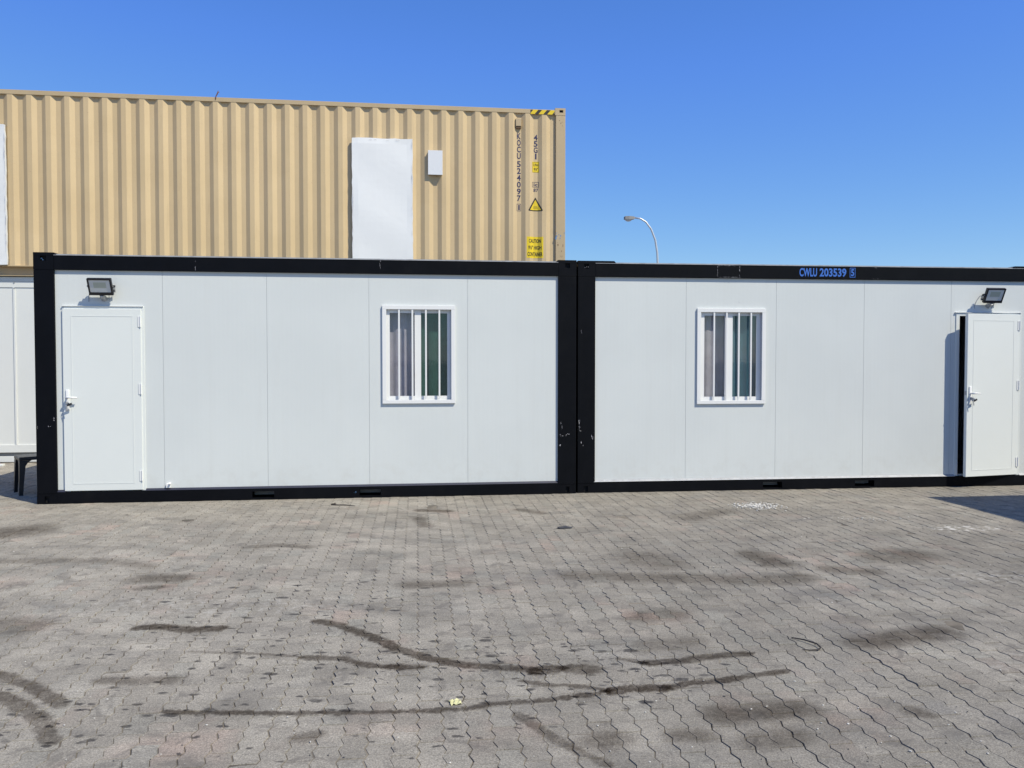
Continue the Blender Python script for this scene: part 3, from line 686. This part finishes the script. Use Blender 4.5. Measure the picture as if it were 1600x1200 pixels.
b_ = B(); box(b_, -BL+.16, -.1605, BD-.10, BD, .004, .166); obj('bottom_rail', b_, 'beige_rail', beige)
for x0 in (-BL, -.163):
    for y0 in (0, BD-.163):
        b_ = B(); box(b_, x0, x0+.163, y0, y0+.163, .118, 2.896-.1185, .008); obj('corner_post', b_, 'beige_rail', beige)
        for z0 in (0, 2.896-.118):
            b_ = B(); a = x0-(.012 if x0 > -1 else 0); hx = (x0+.06, x0+.125, z0+.045, z0+.088)
            if y0 == 0: holed(b_, a, x0+.175-(0 if x0 < -1 else .012), z0, z0+.118, -.003, .02, [hx]); box(b_, a, x0+.163, .02, .178, z0, z0+.118)
            else: box(b_, a, x0+.163, BD-.178, BD+.003, z0, z0+.118, .004)
            co = obj('corner_casting', b_, 'beige_rail', beige)
            if y0 == 0:
                h = B(); cx, cz = x0+.0925, z0+.066; n = 12; poly(h, [(cx+.031*math.cos(i*2*math.pi/n), cz+.0205*math.sin(i*2*math.pi/n)) for i in range(n)], .0175); obj('hole_shade_plate', h, 'hollow_shade', co)  # black oval plate gives the hole its painted shade
b_ = B(); box(b_, -BL+.1, -.1, .05, BD-.05, 2.896-.06, 2.896-.035); obj('roof', b_, 'beige', beige)
b_ = B(); box(b_, -BL+.1, -.1, .11, BD-.11, .05, .14); obj('floor', b_, 'wood_dark', beige)
for x0 in (-BL+.06, -.12):
    for z0 in (.01, 2.70):
        b_ = B(); box(b_, x0, x0+.06, .18, BD-.18, z0, z0+.13); obj('end_rail', b_, 'beige_rail', beige)
# white sheets over openings, small box, ventilator
def sheet(u0, u1, z0, z1, p, name='cover_sheet', mat='sheet', seed=0, jag=.006):
    rnd = random.Random(seed); b_ = B(); nu, nz = 10, 24; gr_ = []
    for j in range(nz+1):
        row = []
        for i in range(nu+1):
            u = u0+(u1-u0)*i/nu; z = z0+(z1-z0)*j/nz; e_ = (i in (0, nu)) or (j in (0, nz))
            y = -p+(.008*math.sin(u*4+z*2.2)*math.sin(z*3.1+1) if not e_ else 0)+rnd.uniform(-.0003, .0003)
            row.append(b_.verts.new((u+(rnd.uniform(-jag, jag) if i in (0, nu) else 0), y, z+(rnd.uniform(-jag, jag) if j in (0, nz) else 0))))
        gr_.append(row)
    for j in range(nz):
        for i in range(nu): b_.faces.new((gr_[j][i], gr_[j][i+1], gr_[j+1][i+1], gr_[j+1][i]))
    ed = [e for e in b_.edges if e.is_boundary]
    r_ = bmesh.ops.extrude_edge_only(b_, edges=ed)
    for v in [g for g in r_['geom'] if isinstance(g, bmesh.types.BMVert)]: v.co.y = .003
    return obj(name, b_, mat, beige, False)
sheet(-3.509, -2.534, .13, 5.190-ZB0, .032, seed=1)
sheet(-9.73, -8.757, .175, 5.215-ZB0, .032, seed=2)
flakes(beige, [(-8.765, 4.2-ZB0, .015, 1.9, 24), (-3.0, 5.165-ZB0, .5, .02, 9), (-2.545, 4.3-ZB0, .01, 1.6, 12), (-3.497, 3.9-ZB0, .01, 1.2, 8)], 'pale_scuff', -.042, name='edge_chips', seed=6)
b_ = B(); box(b_, -2.281, -2.055, -.045, .002, 4.630-ZB0, 5.012-ZB0, .004); sb = obj('junction_box', b_, 'sheet_white', beige)
b_ = B(); box(b_, -2.286, -2.05, -.051, -.0455, 4.624-ZB0, 5.019-ZB0, .002); obj('lid', b_, 'sheet_white', sb)
vb = B(); box(vb, -.835, -.745, -.004, .038, 5.475-ZB0, 5.600-ZB0, .003); v_ = obj('ventilator', vb, 'beige_rail', beige)
vb = B(); box(vb, -.832, -.748, .004, .038, 5.435-ZB0, 5.474-ZB0); obj('ventilator_mouth', vb, 'wood_dark', v_)
b_ = B(); tube(b_, [(-5.632, -.004, 5.725-ZB0), (-5.626, -.008, 5.77-ZB0), (-5.603, -.004, 5.815-ZB0), (-5.592, .0, 5.862-ZB0)], [.007, .008, .010, .005], 7); tube(b_, [(-5.60, -.004, 5.82-ZB0), (-5.578, .002, 5.845-ZB0)], .005, 6); obj('wire_stub', b_, 'rust', beige)
# hazard tape
b_ = B(); u0, u1, z0, z1 = -.590, -.186, 5.682-ZB0, 5.752-ZB0; poly(b_, [(u0, z0), (u1, z0), (u1, z1), (u0, z1)], -.0012); hz_ = obj('hazard_tape', b_, 'yellow_label', beige)
b_ = B()
for q in ([(u0, z0+.01), (u0, z1), (u0+.045, z1)], [(-.52, z0), (-.455, z0), (-.395, z1), (-.460, z1)], [(-.375, z0), (-.31, z0), (-.25, z1), (-.315, z1)], [(-.225, z0), (u1, z0), (u1, z0+.05)]): poly(b_, q, -.0022)
obj('black_stripes', b_, 'dark_print', hz_)
# things printed on the corrugations follow them
def conform(bm_, y):
    for u in brk(min(v.co.x for v in bm_.verts)-.001, max(v.co.x for v in bm_.verts)+.001)[1:-1]:
        bmesh.ops.bisect_plane(bm_, geom=bm_.verts[:]+bm_.edges[:]+bm_.faces[:], plane_co=(u, 0, 0), plane_no=(1, 0, 0))
    for v in bm_.verts: v.co.y = prof(v.co.x)-y
    return bm_
def letters(s, u0, u1, z0, z1, y=.0015, mat='navy_print', bold=.022, name='lettering'):
    return obj(name, conform(text_bm(s, u0, u1, z0-ZB0, z1-ZB0, 0, bold), y), mat, beige)
zz = 5.366
for k, s in enumerate('KOCU'): letters(s, -.813, -.748, zz-.098-k*.109, zz-k*.109)
zz = 4.905
for k, s in enumerate('524097'): letters(s, -.813 if s != '1' else -.79, -.748, zz-.098-k*.113, zz-k*.113, bold=.02)
letters('1', -.790, -.765, 4.095, 4.180)
b_ = B(); ring(b_, -.815, -.745, 4.078-ZB0, 4.198-ZB0, .006, 0); obj('number_box', conform(b_, .0015), 'navy_print', beige)
for k, s in enumerate('45G1'): letters(s, -.530 if s != '1' else -.508, -.466 if s != '1' else -.482, 5.350-.095-k*.104, 5.350-k*.104)
def label_patch(u0, u1, z0, z1, mat, y=.0012, name='label'):
    b_ = B(); poly(b_, [(u0, z0-ZB0), (u1, z0-ZB0), (u1, z1-ZB0), (u0, z1-ZB0)], 0); return obj(name, conform(b_, y), mat, beige)
label_patch(-.556, -.440, 4.724, 4.902, 'yellow_label')
b_ = B(); ring(b_, -.551, -.445, 4.730-ZB0, 4.896-ZB0, .004, 0); obj('label_border', conform(b_, .002), 'dark_print', beige)
letters('2.9m', -.540, -.455, 4.830, 4.872, .002, 'dark_print', .025); letters("9'6\"", -.530, -.462, 4.755, 4.800, .002, 'dark_print', .025)
b_ = B(); ring(b_, -.553, -.445, 4.478-ZB0, 4.566-ZB0, .006, 0); obj('number_box', conform(b_, .0015), 'navy_print', beige)
letters('ic', -.532, -.465, 4.495, 4.550); letters('87', -.535, -.455, 4.402, 4.458)
T3 = [(-.6215, 4.100), (-.6215, 4.090), (-.613, 4.082), (-.391, 4.082), (-.382, 4.090), (-.382, 4.100), (-.496, 4.305), (-.502, 4.309), (-.508, 4.305)]
b_ = B(); poly(b_, [(a, z-ZB0) for a, z in T3], 0); obj('warning_triangle', conform(b_, .0012), 'dark_print', beige)
b_ = B(); poly(b_, [(-.594, 4.099-ZB0), (-.409, 4.099-ZB0), (-.502, 4.272-ZB0)], 0); obj('warning_triangle', conform(b_, .002), 'yellow_label', beige)
b_ = B()
for z in (4.128, 4.143, 4.160): poly(b_, [(-.55+(z-4.12)*.4, z-ZB0), (-.455-(z-4.12)*.4, z-ZB0), (-.455-(z-4.12)*.4, z+.004-ZB0), (-.55+(z-4.12)*.4, z+.004-ZB0)], 0)
obj('small_print', conform(b_, .003), 'dark_print', beige)
label_patch(-.652, -.371, 3.300, 3.655, 'yellow_label')
letters('CAUTION', -.615, -.412, 3.553, 3.618, .0025, 'dark_print', .025); letters("9'6\" HIGH", -.625, -.402, 3.440, 3.508, .0025, 'dark_print', .025); letters('CONTAINER', -.640, -.385, 3.330, 3.398, .0025, 'dark_print', .025)
flakes(beige, [(-.095, 3.705-ZB0, .16, .08, 5), (-.12, 3.66-ZB0, .09, .14, 3), (-.13, 3.675-ZB0, .10, .10, 1), (-.166, 3.80-ZB0, .008, .05, 2), (-.045, 3.67-ZB0, .02, .03, 2)], 'blue_scuff', -.0015, name='blue_scuff', seed=21)
flakes(beige, [(-.08, 5.55-ZB0, .06, .12, 4), (-.09, 3.45-ZB0, .1, .25, 7)], 'rust', -.0015, name='rust_scratch', seed=22)

# ------------------------------------------------------------------ white cabin below
wc = empty('white_cabin', (CB.x-.05*math.sin(AB), CB.y+.05*math.cos(AB), 0), AB)
tag(wc, 'all white cabin with raised panel trims at the left edge, carrying the beige container', 'cabin')
for y0, y1 in ((0, .12), (BD-.14, BD)):
    b_ = B(); box(b_, -BL, 0, y0, y1, 2.824, 2.889, .004); obj('roof_rail', b_, 'cabin_white', wc)
    b_ = B(); box(b_, -BL, 0, y0+.008, y1, 2.726, 2.8225, .002); obj('fascia', b_, 'cabin_white', wc)
    b_ = B(); box(b_, -BL, 0, y0+.002, y1, .149, .270, .004); obj('bottom_rail', b_, 'cabin_white', wc)
    b_ = B(); box(b_, -BL+.03, -.03, y0+.045, y1, .090, .148); obj('sill_channel', b_, 'plain_and_shade_grey', wc)  # recessed white rail coloured grey, its shade is in the paint
    b_ = B(); box(b_, -BL+.02, -.02, y0+.004, y1, .0, .0895, .003); obj('skid', b_, 'cabin_white', wc)
n = 10
for i in range(n):
    a = -BL+.12+i*(BL-.24)/n
for i in range(-4, 8):
    u = -8.705+i*1.16
    if -BL+.1 < u < -.1:
        b_ = B(); box(b_, u-.014, u+.014, .002, .020, .2705, 2.7255, .003); obj('panel_trim', b_, 'cabin_white', wc)
us_ = [-BL]+[-8.705+i*1.16 for i in range(-3, 8) if -BL+.1 < -8.705+i*1.16 < -.1]+[0]
for a, c_ in zip(us_[:-1], us_[1:]):
    b_ = B(); box(b_, a+.001, c_-.001, .018, .07, .2705, 2.7255); obj('wall_panel', b_, 'cabin_white', wc)
b_ = B(); box(b_, -BL, 0, BD-.07, BD-.018, .2705, 2.7255); obj('back_panel', b_, 'cabin_white', wc)
for x0 in (-BL, -.06):
    b_ = B(); box(b_, x0, x0+.06, .141, BD-.141, .0, 2.889); obj('end_wall', b_, 'cabin_white', wc)
b_ = B(); box(b_, -BL+.07, -.07, .13, BD-.15, 2.80, 2.885); obj('roof', b_, 'cabin_white', wc)
b_ = B()
for u, z in ((-8.700, 2.800), (-8.698, 2.716)): tube(b_, [(u, .009, z), (u, -.002, z)], .010, 8)
obj('bolt', b_, 'steel', wc)

# ------------------------------------------------------------------ stool
st = empty('plastic_stool', (-5.783, 9.604, 0), R(40))
tag(st, 'black plastic stool standing in the shade left of the black framed cabin', 'stool')
SW = .37
for x_, y_ in ((0, 0), (SW, 0), (SW, SW), (0, SW)):
    sx, sy = (1 if x_ == 0 else -1), (1 if y_ == 0 else -1)
    b_ = B(); rows = []
    for z, w, o_ in ((0, .042, 0), (.20, .052, .006), (.345, .064, .010), (.385, .088, .011), (.41, .125, .012)):
        ox, oy = x_+sx*o_, y_+sy*o_
        loop = [(ox, oy), (ox+sx*w, oy), (ox+sx*w, oy+sy*.012), (ox+sx*.012, oy+sy*.012), (ox+sx*.012, oy+sy*w), (ox, oy+sy*w)]
        rows.append([b_.verts.new((p_[0], p_[1], z)) for p_ in loop])
    for r0, r1 in zip(rows[:-1], rows[1:]):
        for i in range(6): b_.faces.new((r0[i], r0[(i+1) % 6], r1[(i+1) % 6], r1[i]))
    b_.faces.new(rows[0]); b_.faces.new(rows[-1]); obj('leg', b_, 'black_plastic', st)
b_ = B(); e_ = .012; box(b_, e_-.004, SW-e_+.004, e_-.004, SW-e_+.004, .4105, .452, .012); obj('seat', b_, 'black_plastic', st)

# ------------------------------------------------------------------ street lamp behind
lx, ly = 6.54, 37.
lamp = empty('street_lamp', (lx, ly, 0)); tag(lamp, 'tall grey street lamp with a curved arm rising behind the right cabin', 'street lamp')
b_ = B(); P_ = [(0, 0, 0), (0, 0, 3), (0, 0, 5.6), (-.012, 0, 6.0), (-.03, 0, 6.41), (-.12, 0, 6.98), (-.31, 0, 7.47), (-.54, 0, 7.78), (-.78, 0, 7.93), (-1.04, 0, 7.97)]
tube(b_, P_, [.075, .065, .052, .048, .046, .044, .041, .038, .036, .034], 14); obj('pole', b_, 'lamp_alu', lamp, True)
b_ = B()
hd = [(-1.02, .035, 7.945, 7.995), (-1.10, .09, 7.90, 8.02), (-1.30, .12, 7.885, 8.035), (-1.48, .11, 7.89, 8.03), (-1.53, .06, 7.90, 8.0)]
rr = []
for x_, w, z0, z1 in hd: rr.append([b_.verts.new(v) for v in ((x_, -w, z0), (x_, w, z0), (x_, w*.8, z1), (x_, -w*.8, z1))])
for a, c_ in zip(rr[:-1], rr[1:]):
    for i in range(4): b_.faces.new((a[i], a[(i+1) % 4], c_[(i+1) % 4], c_[i]))
b_.faces.new(rr[0]); b_.faces.new(rr[-1]); obj('head', b_, 'plain_and_shade_grey', lamp)
b_ = B(); bmesh.ops.create_uvsphere(b_, u_segments=14, v_segments=8, radius=1, matrix=Matrix.Translation((-1.33, 0, 7.885)) @ Matrix.Diagonal((.155, .09, .085, 1))); obj('bowl', b_, 'glass_bowl', lamp, True)

# ------------------------------------------------------------------ small things on the paving
def gtag(o, l, c): return tag(o, l, c)
b_ = B(); nn = 14; r = random.Random(4); ctr = b_.verts.new((0, 0, .016)); rim = []
for i in range(nn):
    a = i*2*math.pi/nn; rr_ = r.uniform(.75, 1.05); rim.append(b_.verts.new((.085*rr_*math.cos(a), .05*rr_*math.sin(a), r.uniform(.004, .017))))
rim2 = [b_.verts.new((v.co.x*.97, v.co.y*.97, .001)) for v in rim]
for i in range(nn): j = (i+1) % nn; b_.faces.new((ctr, rim[i], rim[j])); b_.faces.new((rim[i], rim2[i], rim2[j], rim[j]))
o = obj('rubber_scrap', b_, 'rag'); o.location = (.50, 7.76, 0); o.rotation_euler = (0, 0, .2); gtag(o, 'flat dark rubber scrap lying on the paving in front of the joint of the cabins', 'rubber scrap')
b_ = B(); r = random.Random(9); gv = [[b_.verts.new((-.04+.08*i/4+r.uniform(-.006, .006), -.045+.09*j/4+r.uniform(-.006, .006), .004+abs(math.sin(i*1.7+j*2.3))*.016)) for i in range(5)] for j in range(5)]
for j in range(4):
    for i in range(4): b_.faces.new((gv[j][i], gv[j][i+1], gv[j+1][i+1], gv[j+1][i]))
o = obj('crumpled_paper', b_, 'leaf_paper'); o.scale = (.62, .62, .62); o.location = (-.262, 3.77, 0); o.rotation_euler = (0, 0, .3); gtag(o, 'small crumpled yellowish paper lying beside the long dark stain', 'litter')
b_ = B(); tube(b_, [(.0, .16, .006), (.05, .10, .014), (.095, .03, .016), (.10, -.02, .012), (.075, -.045, .009), (.03, -.045, .006), (-.005, -.03, .005)], [.003, .0042, .0042, .0042, .004, .0032, .002], 6)
o = obj('curved_wire', b_, 'wire_dark'); o.location = (1.60, 4.50, 0); gtag(o, 'thin black curved wire lying on the paving at the right', 'wire')
b_ = B(); tube(b_, [(-.005, .07, .008), (-.03, .0, .008), (.05, -.012, .007), (.12, -.01, .007), (.17, -.03, .006), (.24, -.06, .005)], [.009, .009, .005, .005, .004, .003], 6)
o = obj('bent_wire', b_, 'wire_dark'); o.location = (-1.95, 8.98, 0); gtag(o, 'short bent brown wire lying in front of the closed door cabin', 'wire')
b_ = B(); box(b_, -.45, .07, -.04, .04, .0, .03, .003); o = obj('white_offcut', b_, 'cabin_white'); o.location = (-7.72, 12.33, 0); o.rotation_euler = (0, 0, .12); gtag(o, 'white board offcut lying on the ground in front of the white cabin', 'board')
# scattered chips
b_ = B(); r = random.Random(12)
def chip(x_, y_, s):
    m_ = Matrix.Translation((x_, y_, s*.25)) @ Matrix.Rotation(r.uniform(0, 3), 4, 'Z') @ Matrix.Diagonal((s*r.uniform(.6, 1.4), s*r.uniform(.5, 1), s*.5, 1))
    bmesh.ops.create_icosphere(b_, subdivisions=1, radius=.5, matrix=m_)
for i in range(300): chip(r.gauss(2.66, .13), r.gauss(8.92, .10), r.uniform(.010, .030))
for i in range(60): chip(r.gauss(3.45, .25), r.gauss(8.2, .05), r.uniform(.006, .02))
for i in range(150):
    y_ = 3.2+(r.random()**1.6)*5.8; chip(r.uniform(-.62, .62)*y_, y_, r.uniform(.003, .010)+y_*.0006)
for x_, y_ in ((1.60, 3.43), (1.47, 3.55), (1.09, 3.70), (1.17, 3.73), (-.84, 3.38), (-.48, 3.42), (1.62, 3.30), (-1.0, 3.62)): chip(x_, y_, .013)
o = obj('stone_chips', b_, 'chips'); gtag(o, 'small pale stone chips and crumbs scattered over the paving', 'stone chips'); o['kind'] = 'stuff'
b_ = B(); r = random.Random(15)
for i in range(260):
    y_ = 3.2+(r.random()**1.3)*6; chip(r.uniform(-.62, .62)*y_, y_, r.uniform(.003, .008)+y_*.0005)
o = obj('dark_grit', b_, 'rag'); gtag(o, 'small dark grit and crumbs scattered over the paving', 'grit'); o['kind'] = 'stuff'
